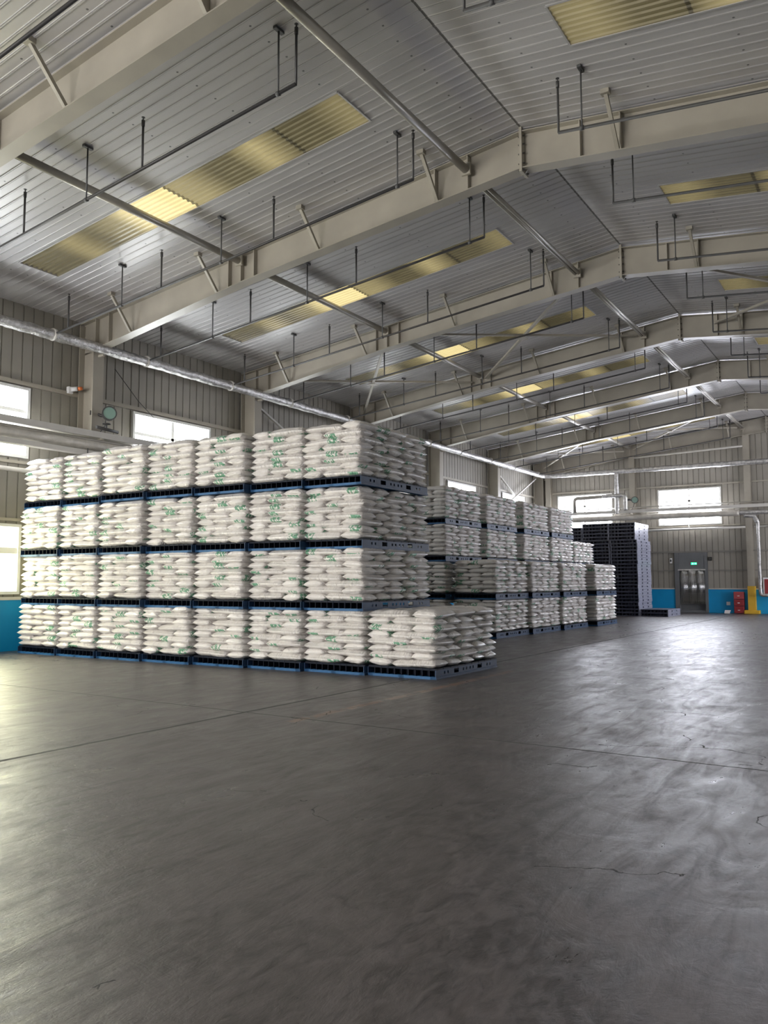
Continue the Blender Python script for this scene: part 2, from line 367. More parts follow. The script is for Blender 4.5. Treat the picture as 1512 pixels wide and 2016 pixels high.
def clad(name, u0, u1, z0, z1, holes, to3, m, pitch=0.27, depth=0.018, ztop=None, parent=None):
    """profiled sheet wall in a (u,z) plane with rectangular holes; to3(u, z, out) gives the point"""
    mb = MB(); us = [u0]; k = u0
    prof = []
    while k < u1:
        for du, dd in ((0, 0), (pitch - 0.035, 0), (pitch - 0.025, 1), (pitch - 0.010, 1)):
            if k + du < u1: prof.append((k + du, dd * depth))
        k += pitch
    prof.append((u1, 0))
    pts = {}
    for u, d in prof: pts[round(u, 4)] = d
    for h in holes:
        for u in h[:2]:
            if u0 < u < u1:
                u = round(u, 4)
                if u not in pts: pts[u] = 0.0
    P = sorted(pts.items())
    for (ua, da), (ub, db) in zip(P, P[1:]):
        zt = z1
        cuts = {z0}
        hs = [h for h in holes if h[0] < (ua + ub) / 2 < h[1]]
        za, zb = (ztop(ua), ztop(ub)) if ztop else (z1, z1)
        segs = []; cur = z0
        for h in sorted(hs, key=lambda q: q[2]):
            if h[2] > cur: segs.append((cur, h[2], h[2]))
            cur = h[3]
        segs.append((cur, za, zb))
        for s0, ea, eb in segs:
            mb.quad(to3(ua, s0, da), to3(ub, s0, db), to3(ub, eb, db), to3(ua, ea, da))
    o = mb.build(name, m, parent)
    sm = o.modifiers.new('sheet_thickness', 'SOLIDIFY'); sm.thickness = 0.03; sm.offset = 0
    return o

LW = [(16.1 + 6 * k - 1.46, 16.1 + 6 * k + 1.46, 4.5, 6.2) for k in range(-4, 5)]
LWL = [(y - 1.5, y + 1.5, 1.3, 2.93) for y in (-7.9, -1.9, 4.1, 9.95)]
left_holes = LW + LWL
tag(clad('wall_left', YR, YB, 1.17, 8.25, left_holes, lambda u, z, d: (-XW - d, u, z), M_CLAD, ztop=lambda u: 8.23), kind='structure')
RW = [(16.1 + 6 * k - 1.46, 16.1 + 6 * k + 1.46, 4.5, 6.2) for k in range(2, 5)]
right_holes = RW + [(30.5, 39.5, 1.17, 4.2)]
tag(clad('wall_right', YR, YB, 1.17, 8.25, right_holes, lambda u, z, d: (XW + d, u, z), M_CLAD, ztop=lambda u: 8.23), kind='structure')
BW = [(-10.75, -7.7, 4.43, 6.3), (-5.3, -2.22, 4.43, 6.3), (2.2, 5.3, 4.43, 6.3), (7.7, 10.75, 4.43, 6.3)]
back_holes = BW + [(-4.57, -2.98, 1.17, 3.0)]
tag(clad('wall_back', -XW, XW, 1.17, 9.6, back_holes, lambda u, z, d: (u, YB + d, z), M_CLAD, ztop=lambda u: roof_z(u)), kind='structure')
tag(clad('wall_front', -XW, XW, 1.17, 9.6, [(-11.0, -1.4, 1.17, 5.7)], lambda u, z, d: (u, YR - d, z), M_CLAD, ztop=lambda u: roof_z(u)), kind='structure')
# blue masonry dado with its sill
def dado(name, boxes):
    mb = MB()
    for b in boxes: mb.box(*b)
    return tag(mb.build(name, M_BLUEWALL), kind='structure')
dado('wall_left_dado', [(-XW - 0.25, YR, 0, -XW + 0.06, YB + 0.02, 1.17)])
dado('wall_back_dado', [(-XW + 0.06, YB - 0.06, 0, -4.57, YB + 0.25, 1.17), (-2.98, YB - 0.06, 0, XW, YB + 0.25, 1.17)])
dado('wall_right_dado', [(XW - 0.06, YR, 0, XW + 0.25, 30.5, 1.17), (XW - 0.06, 39.5, 0, XW + 0.25, YB - 0.06, 1.17)])
def trim(n, boxes, m=M_TRIM):
    mb = MB()
    for b in boxes: mb.box(*b)
    return tag(mb.build('trim_%d' % n, m), kind='structure')
trim(1, [(-XW, YR, 1.17, -XW + 0.09, YB - 0.1, 1.24)])
trim(2, [(-XW + 0.09, YB - 0.09, 1.17, -4.6, YB, 1.22), (-2.95, YB - 0.09, 1.17, XW, YB, 1.22)])
# girts (horizontal rails) behind the window heads and sills
trim(3, [(-XW, YR, 6.24, -XW + 0.10, YB - 0.1, 6.34)], M_STEEL)
trim(4, [(-XW, YR, 3.0, -XW + 0.07, YB - 0.1, 3.07), (-XW, YR, 4.36, -XW + 0.07, YB - 0.1, 4.43)], M_STEEL)
trim(5, [(-XW + 0.1, YB - 0.08, 6.42, XW, YB, 6.50), (-XW + 0.1, YB - 0.07, 4.33, XW, YB, 4.39)], M_STEEL)
trim(6, [(-XW + 0.1, YB - 0.08, 3.03, XW, YB, 3.11), (-XW + 0.1, YB - 0.05, 2.08, -4.6, YB, 2.15), (-2.95, YB - 0.05, 2.08, XW, YB, 2.15)], M_GIRT)

# ceiling: ribbed sheet in two slopes with openings for the skylights
SKY_Y = [f + 3.0 for f in FRAMES[:-1]]
def ceiling():
    mb = MB(); ys = []
    y = YR
    while y < YB + 0.1:
        for dy, h in ((0.0, 0), (0.15, 0), (0.165, 1), (0.185, 1)): ys.append((round(y + dy, 4), h * 0.009))
        y += 0.2
    d = dict(ys)
    for s in SKY_Y:
        for e in (s, s + 0.95): d.setdefault(round(e, 4), 0.0)
    P = sorted(d.items())
    for (ya, ha), (yb, hb) in zip(P, P[1:]):
        inside = any(s < (ya + yb) / 2 < s + 0.95 for s in SKY_Y)
        for sg in (-1, 1):
            segs = [(0, 1.62 if sg > 0 else 1.93), (10.3, XW + 0.1)] if inside else [(0, XW + 0.1)]
            for a, b in segs:
                pa, pb = sg * a, sg * b
                mb.quad((pa, ya, roof_z(a) - ha), (pb, ya, roof_z(b) - ha), (pb, yb, roof_z(b) - hb), (pa, yb, roof_z(a) - hb))
    o = mb.build('ceiling', M_CEIL); sm = o.modifiers.new('sheet_thickness', 'SOLIDIFY'); sm.thickness = 0.03; sm.offset = 0
    return tag(o, kind='structure')
ceiling()

def sky_mesh(sg):
    mb = MB(); a0 = 1.60 if sg > 0 else 1.91; a1 = 10.32
    n = 8; prof = []
    for i in range(n):
        for t, h in ((0.0, 0), (0.45, 0), (0.6, 1), (0.85, 1)): prof.append(((i + t) * 0.96 / n, h * 0.025))
    prof.append((0.96, 0)); xs = [a0 + (a1 - a0) * i / 12 for i in range(13)]
    for (ya, ha), (yb, hb) in zip(prof, prof[1:]):
        for xa, xb in zip(xs, xs[1:]):
            mb.quad((sg * xa, ya, roof_z(xa) + 0.0 - ha), (sg * xb, ya, roof_z(xb) - ha), (sg * xb, yb, roof_z(xb) - hb), (sg * xa, yb, roof_z(xa) - hb))
    # edge trims
    fr = MB()
    for y in (-0.015, 0.955): fr.bar((sg * a0, y, roof_z(a0) - 0.02), (sg * a1, y, roof_z(a1) - 0.02), 0.03, 0.03)
    for a in (a0, a1): fr.bar((sg * a, 0, roof_z(a) - 0.02), (sg * a, 0.96, roof_z(a) - 0.02), 0.03, 0.03)
    return mb.mesh('fibreglass_sheet', M_SKY), fr.mesh('edge_flashing', M_CEIL)
for sg, side in ((-1, 'left'), (1, 'right')):
    sheet, fr = sky_mesh(sg)
    for i, y in enumerate(SKY_Y[2:]):
        which = ['nearest bay, close to the camera', 'second bay away', 'third bay away', 'fourth bay away', 'fifth bay away', 'sixth bay away', 'last bay before the gable'][i]
        t = empty('skylight', (0, y, 0), 'long yellowed corrugated skylight strip in %s roof slope, %s' % (side, which), 'skylight', 'skylight strips in the roof')
        a = bpy.data.objects.new('fibreglass_sheet', sheet); COL.objects.link(a); a.parent = t
        b = bpy.data.objects.new('edge_flashing', fr); COL.objects.link(b); b.parent = t

# ------------------------------------------------------------------ windows
def window(n, u0, u1, z0, z1, to3box, gm, low=False, depth=0.10):
    """to3box(u0,u1,z0,z1,d0,d1) -> box args; d is distance into the hall"""
    root = empty('window_%d' % n, (0, 0, 0), None, None); root['kind'] = 'structure'
    f = MB(); w = 0.07
    for b in ((u0, u1, z0, z0 + w), (u0, u1, z1 - w, z1), (u0, u0 + w, z0 + w, z1 - w), (u1 - w, u1, z0 + w, z1 - w)): f.box(*to3box(*b, -0.05, depth))
    f.build('window_frame', M_FRAMEW, root)
    m = MB(); c = (u0 + u1) / 2
    m.box(*to3box(c - 0.05, c + 0.05, z0 + w, z1 - w, -0.03, 0.05))
    if low:
        zt = z0 + 0.62 * (z1 - z0); m.box(*to3box(u0 + w, u1 - w, zt - 0.07, zt + 0.07, -0.02, 0.06))
    else:
        zt = z0 + 0.66 * (z1 - z0)
        m.box(*to3box(u0 + w, u1 - w, zt - 0.04, zt + 0.04, -0.03, 0.05))
        for q in ((u0 + c) / 2, (u1 + c) / 2): m.box(*to3box(q - 0.022, q + 0.022, z0 + w, zt - 0.04, -0.02, 0.03))
        zt2 = z0 + 0.30 * (z1 - z0)
        m.box(*to3box(u0 + w, u1 - w, zt2 - 0.022, zt2 + 0.022, -0.02, 0.025))
    m.build('mullion', M_FRAMEW, root)
    MB().box(*to3box(u0 + 0.02, u1 - 0.02, z0 + 0.02, z1 - 0.02, -0.006, 0.0)).build('pane', gm, root)
n = 1
for h in LW: window(n, *h, lambda a, b, c, d, p, q: (-XW + p, a, c, -XW + q, b, d), M_GLASS); n += 1
for h in LWL: window(n, *h, lambda a, b, c, d, p, q: (-XW + p, a, c, -XW + q, b, d), M_GLASSY, True); n += 1
for h in RW: window(n, *h, lambda a, b, c, d, p, q: (XW - q, a, c, XW - p, b, d), M_GLASS); n += 1
for h in BW: window(n, *h, lambda a, b, c, d, p, q: (a, YB - q, c, b, YB - p, d), M_GLASS); n += 1

# ------------------------------------------------------------------ portal frames
def rafter_bottom(x):
    x = abs(x)
    return 8.86 - 0.108 * x if x < 6.6 else 8.147 - 0.149 * (x - 6.6)
def frame_parts():
    parts = []
    for sg in (-1, 1):
        web = MB().prism([(sg * 0.02, 9.52), (sg * 12.08, roof_z(12.08) - 0.09), (sg * 12.08, 7.35), (sg * 11.5, rafter_bottom(11.5)), (sg * 6.6, rafter_bottom(6.6)), (sg * 0.02, 8.86)], -0.006, 0.006)
        parts.append(('rafter_web', web))
        fl = MB()
        for a, b in ((0.02, 6.6), (6.6, 11.5)): fl.bar((sg * a, 0, rafter_bottom(a)), (sg * b, 0, rafter_bottom(b)), 0.26, 0.018, (0, 0, 1))
        fl.bar((sg * 0.02, 0, 9.53), (sg * 12.08, 0, roof_z(12.08) - 0.09), 0.26, 0.018)
        parts.append(('rafter_flange', fl))
        for x in (1.06, 1.75, 6.25, 6.63, 7.0, 11.0, 11.5):
            st = MB(); parts.append(('stiffener', st)); st.prism([(sg * (x - 0.01), rafter_bottom(x)), (sg * (x + 0.01), rafter_bottom(x)), (sg * (x + 0.01), roof_z(x) - 0.1), (sg * (x - 0.01), roof_z(x) - 0.1)], -0.12, 0.12)
        co = MB()
        co.box(sg * 11.505 - 0.012, -0.16, 0.02, sg * 11.505 + 0.012, 0.16, 7.4); co.box(sg * 12.05 - 0.012, -0.16, 0.02, sg * 12.05 + 0.012, 0.16, 8.1)
        co.box(min(sg * 11.5, sg * 12.05), -0.006, 0.02, max(sg * 11.5, sg * 12.05), 0.006, 7.4)
        parts.append(('column', co))
        bp = MB().box(min(sg * 11.4, sg * 12.08), -0.2, 0, max(sg * 11.4, sg * 12.08), 0.2, 0.03); parts.append(('base_plate', bp))
        for x in (1.7, 4.5, 7.35, 10.2):
            for sy in (-1,):
                fb = MB().bar((sg * x, sy * 0.70, roof_z(x) - 0.05), (sg * x, sy * 0.10, rafter_bottom(x) + 0.03), 0.06, 0.06)
                fb.box(sg * x - 0.07, sy * 0.70 - 0.06, roof_z(x) - 0.09, sg * x + 0.07, sy * 0.70 + 0.06, roof_z(x) - 0.015)
                parts.append(('flange_brace', fb))
    ep = MB().box(-0.025, -0.15, 8.78, 0.025, 0.15, 9.60)
    ep.prism([(-0.02, 8.78), (0.02, 8.78), (0.09, 8.86), (-0.09, 8.86)], -0.008, 0.008)
    parts.append(('end_plate', ep))
    for z in (8.82, 8.95, 9.13, 9.3, 9.45):
        for y in (-0.09, 0.09):
            parts.append(('bolt', MB().tube([(-0.06, y, z), (0.06, y, z)], 0.014, 6)))
    return [(nm, mb.mesh(nm, M_PIPE if nm == 'bolt' else M_STEEL)) for nm, mb in parts]
FP = frame_parts()
FN = {0: 'mostly behind the camera', 1: 'behind the camera', 2: 'just behind the camera', 3: 'crossing the top left corner, nearest one seen', 4: 'first with its ridge joint in view', 5: 'second with its ridge joint in view',
      6: 'third with its ridge joint in view', 7: 'fourth with its ridge joint in view', 8: 'fifth with its ridge joint in view', 9: 'standing against the gable wall'}
for i, y in enumerate(FRAMES):
    if i < 2: continue
    t = empty('portal_frame', (0, y, 0), 'beige steel portal frame, ' + FN[i], 'steel frame', 'steel portal frames across the hall')
    if i == 9: t.location.y = YB - 0.22
    for nm, me in FP:
        o = bpy.data.objects.new(nm, me); COL.objects.link(o); o.parent = ep_ if nm == 'bolt' else t
        if nm == 'end_plate': ep_ = o

# tie tubes between frames
BAYN = {1: 'behind the camera', 2: 'in the bay over the camera', 3: 'in the nearest bay in view', 4: 'in the second bay in view', 5: 'in the third bay in view', 6: 'in the fourth bay in view', 7: 'in the fifth bay in view', 8: 'in the last bay'}
for i in range(2, 9):
    y0, y1 = FRAMES[i] + 0.14, (FRAMES[i + 1] if i < 8 else YB - 0.22) - 0.14
    for x, z, nm in ((-1.06, 9.1, 'beside the ridge'), (-6.63, 8.6, 'halfway down left slope'), (6.63, 8.6, 'halfway down right slope')):
        t = empty('tie_tube', (x, y0, z), 'grey round steel tie tube %s, %s' % (nm, BAYN[i]), 'tie tube', 'tie tubes between the frames')
        if x == -1.06 and i >= 4:
            mb = MB()
            for dx in (-0.045, 0.045): mb.tube([(dx, 0.03, 0), (dx, y1 - y0 - 0.03, 0)], 0.042, 12)
            mb.build('tube', M_TUBE, t)
        else:
            MB().tube([(0, 0.03, 0), (0, y1 - y0 - 0.03, 0)], 0.075, 14).build('tube', M_TUBE, t)
        MB().box(-0.09, 0, -0.10, 0.09, 0.05, 0.12).build('end_cleat', M_STEEL, t); MB().box(-0.09, y1 - y0 - 0.05, -0.10, 0.09, y1 - y0, 0.12).build('end_cleat', M_STEEL, t)

# roof bracing crosses
def cross(y0, y1, xa, xb, za, zb, lab):
    t = empty('roof_brace', ((xa + xb) / 2, (y0 + y1) / 2, 0), lab, 'roof brace', 'roof bracing crosses'); c = t.location
    P = [Vector((xa, y0, za)), Vector((xb, y1, zb)), Vector((xb, y0, zb)), Vector((xa, y1, za))]; P = [p - c for p in P]
    for a, b, e in ((P[0], P[1], 0.0), (P[2], P[3], 0.07)):
        off = Vector((0, 0, e)); MB().bar(a + off, b + off, 0.075, 0.06).build('diagonal_bar', M_STEEL, t)
    mid = (P[0] + P[1]) / 2; MB().box(mid.x - 0.13, mid.y - 0.13, mid.z - 0.04, mid.x + 0.13, mid.y + 0.13, mid.z - 0.025).build('gusset_plate', M_STEEL, t)
cross(FRAMES[5] + 0.2, FRAMES[6] - 0.2, -1.3, -6.4, 9.05, 8.5, 'beige steel bracing cross left of ridge in third bay in view')
cross(FRAMES[5] + 0.2, FRAMES[6] - 0.2, -6.9, -11.4, 8.35, 7.85, 'beige steel bracing cross above left eave in third bay in view')
cross(FRAMES[5] + 0.2, FRAMES[6] - 0.2, 1.0, 6.4, 9.05, 8.5, 'beige steel bracing cross right of ridge in third bay in view')
cross(FRAMES[8] + 0.2, FRAMES[9] - 0.3, -1.3, -6.4, 9.05, 8.5, 'beige steel bracing cross left of ridge in bay before the gable')
cross(FRAMES[8] + 0.2, FRAMES[9] - 0.3, -6.9, -11.4, 8.35, 7.85, 'beige steel bracing cross above left eave in bay before the gable')
# wall bracing
for y0, y1, nm in ((FRAMES[5] + 0.2, FRAMES[6] - 0.2, 'in the third bay in view'), (FRAMES[8] + 0.2, FRAMES[9] - 0.4, 'in the bay before the gable')):
    t = empty('wall_brace', (-11.9, (y0 + y1) / 2, 0), 'pale steel cross bracing on left wall ' + nm, 'wall brace', 'wall bracing'); h = (y1 - y0) / 2
    MB().bar((0, -h, 7.3), (0, h, 4.9), 0.06, 0.08, (1, 0, 0)).build('diagonal_bar', M_TRIM, t)
    MB().bar((0.07, h, 7.3), (0.07, -h, 4.9), 0.06, 0.08, (1, 0, 0)).build('diagonal_bar', M_TRIM, t)

# ------------------------------------------------------------------ sprinkler branch pipes
def sprinkler(y, sg, lab):
    t = empty('sprinkler_pipe', (0, y, 0), lab, 'sprinkler pipe', 'sprinkler branch pipes under the roof')
    pz = lambda x: 8.62 - 0.108 * abs(x)
    x0 = 1.43 if sg < 0 else 1.18
    x1 = 11.3
    MB().tube([(sg * x0, 0, pz(x0)), (sg * x1, 0, pz(x1))], 0.026, 8).build('branch_pipe', M_PIPE, t)
    k = 0
    for x in ((1.43, 4.55, 7.65, 10.75) if sg < 0 else (1.18, 4.3, 7.4, 10.5)):
        s = MB().tube([(sg * x, 0, pz(x)), (sg * x, 0, roof_z(x) - 0.20)], 0.019, 8); s.tube([(sg * x, 0, roof_z(x) - 0.26), (sg * x, 0, roof_z(x) - 0.16)], 0.028, 8)
        s.tube([(sg * x, 0, roof_z(x) - 0.16), (sg * x, 0, roof_z(x) - 0.11)], 0.010, 6); s.tube([(sg * x, 0, roof_z(x) - 0.115), (sg * x, 0, roof_z(x) - 0.108)], 0.03, 8)
        s.build('sprinkler_head', M_PIPE, t)
    for x in ((1.75, 5.92, 8.9) if sg < 0 else (1.55, 5.7, 8.8)):
        s = MB().tube([(sg * x, 0, pz(x) - 0.03), (sg * x, 0, roof_z(x) - 0.02)], 0.014, 6)
        s.box(sg * x - 0.03, -0.09, roof_z(x) - 0.06, sg * x + 0.03, 0.09, roof_z(x) - 0.018); s.tube([(sg * x - 0.03, 0, pz(x)), (sg * x + 0.03, 0, pz(x))], 0.036, 8)
        s.build('hanger_rod', M_HANG, t)
for i in range(2, 9):
    for off, wh in ((1.35, 'nearer pipe'), (4.55, 'farther pipe')):
        for sg, sd in ((-1, 'left'), (1, 'right')):
            sprinkler(FRAMES[i] + off, sg, 'thin dark sprinkler pipe on rods, %s slope, %s %s' % (sd, wh, BAYN[i]))

# ------------------------------------------------------------------ wall pipes and trays
XP = -11.3
t = empty('insulated_main_pipe', (XP, 10, 7.4), 'large silver foil wrapped pipe running high along left wall and gable wall', 'pipe')
MB().tube([(0, -14, 0), (0, 32.15, -0.02), (0.12, 32.3, -0.03), (0.4, 32.38, -0.05), (14, 32.4, -0.1), (22, 32.4, -0.1)], 0.125, 16, wob=0.16, step=0.06).build('foil_jacket', M_FOIL, t)
for y in [FRAMES[i] + o - 10 for i in range(3, 9) for o in (1.35, 4.55)]:
    MB().tube([(0, y - 0.03, 0), (0, y + 0.03, 0)], 0.15, 14).build('strap', M_TRIM, t)
for y in range(-6, 32, 6):
    mb = MB().bar((0.0, y + 3.04, -0.15), (-0.2, y + 3.04, -0.15), 0.05, 0.05); mb.build('bracket', M_STEEL, t)
# vertical drop of foil pipe at gable
t = empty('foil_riser_pipe', (-7.22, 42.4, 5.1), 'silver foil riser pipe dropping from high pipe to the tray on gable wall', 'pipe')
MB().tube([(0, 0, 0), (0, 0, 2.15)], 0.11, 14, wob=0.16, step=0.06).build('foil_jacket', M_FOIL, t)
t = empty('looped_vent_pipe', (-9.46, 42.25, 5.25), 'grey and foil looped pipe rising in front of gable window', 'pipe')
MB().tube([(0, 0, 0), (0, 0, 0.62), (0.03, 0, 0.7), (0.12, 0, 0.75), (1.5, 0, 0.78)], 0.09, 14).build('grey_pipe', M_TUBE, t)
MB().tube([(1.5, 0, 0.78), (2.55, 0, 0.8), (2.68, 0, 0.75), (2.72, 0, 0.62), (2.72, 0, 0.0)], 0.10, 14, wob=0.1, step=0.1).build('foil_jacket', M_FOIL, t)
# trays on the left wall
t = empty('cable_tray', (XP, 10, 5.2), 'pale steel cable tray running along left wall above the insulated pipe', 'cable tray')
mb = MB().box(-0.16, -24, -0.07, 0.06, 32.2, -0.05); mb.box(0.05, -24, -0.07, 0.065, 32.2, 0.08); mb.box(-0.17, -24, -0.07, -0.155, 32.2, 0.08); mb.build('tray', M_TRIM, t)
MB().tube([(0.1, -24, -0.16), (0.1, 32.1, -0.16)], 0.035, 8).build('conduit', M_TUBE, t)
for y in range(-6, 33, 6): MB().bar((0.06, y + 3.04, -0.1), (-0.75, y + 3.04, -0.1), 0.05, 0.06).build('bracket', M_STEEL, t)
t = empty('insulated_lower_pipe', (XP, 10, 4.93), 'dull grey insulated pipe with rough jacket running low along left wall', 'pipe')
MB().tube([(0, -24, 0), (0, 32.2, 0)], 0.14, 14, wob=0.16, step=0.1).build('insulation_jacket', M_FOILD, t)
for y in range(-6, 33, 3): MB().box(-0.17, y + 3.02, -0.17, 0.17, y + 3.07, -0.14).build('bracket', M_STEEL, t)
t = empty('lower_cable_duct', (-11.22, 10, 4.71), 'white cable duct running under the insulated pipe on left wall', 'cable duct')
MB().box(-0.1, -24, -0.06, 0.1, 32.2, 0.05).build('duct', M_TRIM, t)
for y in (2.5, 8.5, 14.5): MB().tube([(0.11, y, -0.12), (0.11, y, 0.09)], 0.012, 6).build('clip', M_HANG, t)
tag(MB().tube([(-12.0, YR + 0.1, 4.2), (-12.0, YB - 0.35, 4.2)], 0.055, 10).build('wall_conduit', M_TRIM), 'white round conduit along left wall below the upper windows', 'conduit')
# gable wall services
t = empty('gable_cable_tray', (0, YB - 0.75, 5.2), 'pale steel cable tray along gable wall in front of windows', 'cable tray')
mb = MB().box(-11.0, -0.1, -0.07, XW - 0.4, 0.12, -0.05); mb.box(-11.0, -0.11, -0.07, XW - 0.4, -0.095, 0.08); mb.build('tray', M_TRIM, t)
MB().tube([(-11.0, -0.06, 0.20), (XW - 0.4, -0.06, 0.20)], 0.025, 8).build('conduit', M_TUBE, t)
for x in (-6.55, -0.95, 5): MB().bar((x, -0.1, -0.1), (x, 0.45, -0.1), 0.05, 0.06).build('bracket', M_STEEL, t)
t = empty('gable_insulated_pipe', (0, YB - 0.75, 4.88), 'dull grey insulated pipe along gable wall beneath the cable tray', 'pipe')
MB().tube([(-11.1, 0, 0), (-1.3, 0, 0)], 0.14, 14, wob=0.1, step=0.14).build('insulation_jacket', M_FOILD, t)
MB().tube([(-1.3, 0, 0), (0.4, 0, 0), (XW - 0.5, 0, 0)], 0.11, 14, wob=0.16, step=0.06).build('foil_jacket', M_FOIL, t)
t = empty('gable_conduit', (-6.4, YB - 0.38, 4.19), 'pale round pipe between gable columns below the windows', 'pipe')
MB().tube([(0, 0, 0), (5.3, 0, 0.02)], 0.055, 10).build('tube', M_TRIM, t)
MB().tube([(5.7, 0, 0.02), (12, 0, 0.02)], 0.045, 10).build('tube', M_TRIM, t)
MB().tube([(2.65, 0.02, 0), (2.65, 0.02, 0.25)], 0.02, 6).build('hanger_rod', M_TRIM, t)
t = empty('gable_upper_conduit', (-6.4, YB - 0.38, 8.2), 'pale sloping round pipe high on gable wall between columns', 'pipe')
MB().tube([(0, 0, -0.15), (5.3, 0, 0.0)], 0.05, 10).build('tube', M_TRIM, t)
t = empty('foil_drop_pipe', (-0.5, YB - 0.7, 0.9), 'silver foil drop pipe right of the yellow-footed column', 'pipe')
MB().tube([(0, 0, 3.55), (0, 0, 0.12), (0.03, 0, 0.04), (0.1, 0, 0.0), (2.2, 0, 0.0)], 0.075, 12, wob=0.24, step=0.06).build('foil_jacket', M_FOIL, t)
MB().tube([(-0.6, 0, 3.85), (-0.15, 0, 3.8), (0, 0, 3.5)], 0.1, 12, wob=0.24, step=0.06).build('foil_elbow', M_FOIL, t)

# gable columns
for x, yel, lab in ((-6.55, False, 'beige steel gable column left of the gable window'), (-0.95, True, 'beige steel gable column with yellow painted foot near the ridge'), (5.2, True, 'beige steel gable column right of the ridge'), (-11.2, False, 'beige steel corner column against the gable wall')):
    t = empty('gable_column', (x, YB - 0.20, 0), lab, 'column', 'gable wall columns')
    zt = rafter_bottom(x) - 0.02; z0 = 1.33 if yel else 0.03
    mb = MB().box(-0.15, -0.15, z0, 0.15, -0.135, zt); mb.box(-0.15, 0.135, z0, 0.15, 0.15, zt); mb.box(-0.006, -0.135, z0, 0.006, 0.135, zt); mb.build('shaft', M_STEEL, t)
    if yel:
        mb = MB().box(-0.17, -0.17, 0.17, 0.17, 0.14, 1.33); mb.build('painted_foot', M_YEL, t)
        MB().box(-0.34, -0.30, 0, 0.34, 0.14, 0.17).build('foot_block', M_YEL, t, 0.02)
    else: MB().box(-0.2, -0.2, 0, 0.2, 0.14, 0.03).build('base_plate', M_STEEL, t)

# ------------------------------------------------------------------ door, sign, small things at the gable
t = empty('door_1', (0, 0, 0), None, None); t['kind'] = 'structure'
yf = YB
mb = MB(); mb.box(-4.57, yf - 0.1, 0, -4.35, yf + 0.2, 3.02); mb.box(-3.12, yf - 0.1, 0, -2.98, yf + 0.2, 3.02); mb.build('door_frame', M_DOOR, t)
MB().box(-4.35, yf - 0.08, 2.17, -3.12, yf + 0.1, 3.02).build('overpanel', M_DOOR, t)
MB().box(-4.40, yf - 0.14, 2.12, -3.08, yf - 0.08, 2.18).build('curtain_rail', M_TRIM, t)
MB().box(-4.35, yf + 0.1, 0, -3.12, yf + 0.16, 2.17).build('door_leaf', M_DOOR, t)
MB().box(-4.2, yf + 0.07, 0.55, -3.2, yf + 0.1, 1.0).build('painted_light_panel', M_TRIM, t)  # pale panel standing in for light on the lower doorway
for k in range(3):
    x0 = -4.30 + k * 0.385; s = MB(); nseg = 8
    for i in range(nseg):
        a0 = x0 + 0.40 * i / nseg; a1 = x0 + 0.40 * (i + 1) / nseg
        y0_ = yf - 0.10 - 0.05 * math.sin(math.pi * i / nseg) - 0.015 * (k % 2); y1_ = yf - 0.10 - 0.05 * math.sin(math.pi * (i + 1) / nseg) - 0.015 * (k % 2)
        s.quad((a0, y0_, 0.42), (a1, y1_, 0.42), (a1, y1_, 2.14), (a0, y0_, 2.14), True)
    o = s.build('plastic_strip', M_STRIP, t); sm = o.modifiers.new('thickness', 'SOLIDIFY'); sm.thickness = 0.004
MB().box(-4.35, yf - 0.06, 0, -3.12, yf + 0.02, 0.12).build('threshold', M_DOOR, t)
t = empty('exit_sign', (-3.62, YB - 0.11, 2.46), 'small lit green exit sign above the strip curtain door', 'exit sign')
MB().box(-0.15, -0.0, -0.065, 0.15, 0.03, 0.065).build('housing', M_DOOR, t)
MB().box(-0.14, -0.008, -0.055, 0.14, -0.001, 0.055).build('lit_face', M_EXIT, t)
mb = MB().box(0.02, -0.012, -0.012, 0.11, -0.0085, 0.012); mb.prism([(0.09, -0.035), (0.13, 0.0), (0.09, 0.035)], -0.012, -0.0085)
mb.box(-0.07, -0.012, 0.01, -0.04, -0.0085, 0.04); mb.prism([(-0.09, -0.045), (-0.07, -0.045), (-0.045, -0.01), (-0.02, -0.04), (-0.005, -0.035), (-0.03, 0.008), (-0.075, 0.008)], -0.012, -0.0085)
mb.build('pictogram', M_EXITW, t)
t = empty('switch_box', (-4.75, YB - 0.02, 2.62), 'small pale switch box on wall left of the door', 'switch box')
MB().box(-0.06, -0.06, -0.13, 0.06, 0.0, 0.13).build('box', M_WHITE, t, 0.008); MB().box(-0.03, -0.07, -0.05, 0.03, -0.06, 0.07).build('dark_face', M_BLACK, t)
t = empty('wall_speaker', (-2.84, YB - 0.02, 2.68), 'small dark wall unit right of the door', 'wall unit')
MB().box(-0.08, -0.12, -0.08, 0.08, 0.0, 0.1).build('body', M_BLACK, t, 0.01); MB().tube([(0, -0.12, 0.01), (0, -0.15, 0.01)], 0.05, 12).build('dark_grille', M_PIPE, t)
# fire cabinets
for k, (z0, z1, m, w) in enumerate(((0.02, 0.36, M_RED, 'bottom'), (0.37, 0.70, M_RED, 'middle'), (0.71, 1.06, M_RED2, 'top'))):
    t = empty('fire_equipment_box', (-1.53, YB - 0.26, z0), 'red fire equipment box beside yellow column foot, %s of the three stacked' % w, 'fire box', 'stacked red boxes')
    MB().box(-0.225, -0.17, 0, 0.225, 0.17, z1 - z0 - 0.005).build('body', m, t, 0.01)
    MB().box(-0.20, -0.185, 0.03, 0.20, -0.17, z1 - z0 - 0.04).build('door_panel', m, t)
    MB().box(-0.05, -0.20, 0.13, 0.05, -0.186, 0.16).build('handle', M_WHITE, t)
t = empty('wall_notice', (-2.06, YB - 0.065, 0.475), 'small pale notice box low on blue wall', 'notice')
MB().box(-0.09, -0.03, -0.085, 0.09, 0.0, 0.085).build('plate', M_WHITE, t, 0.004)
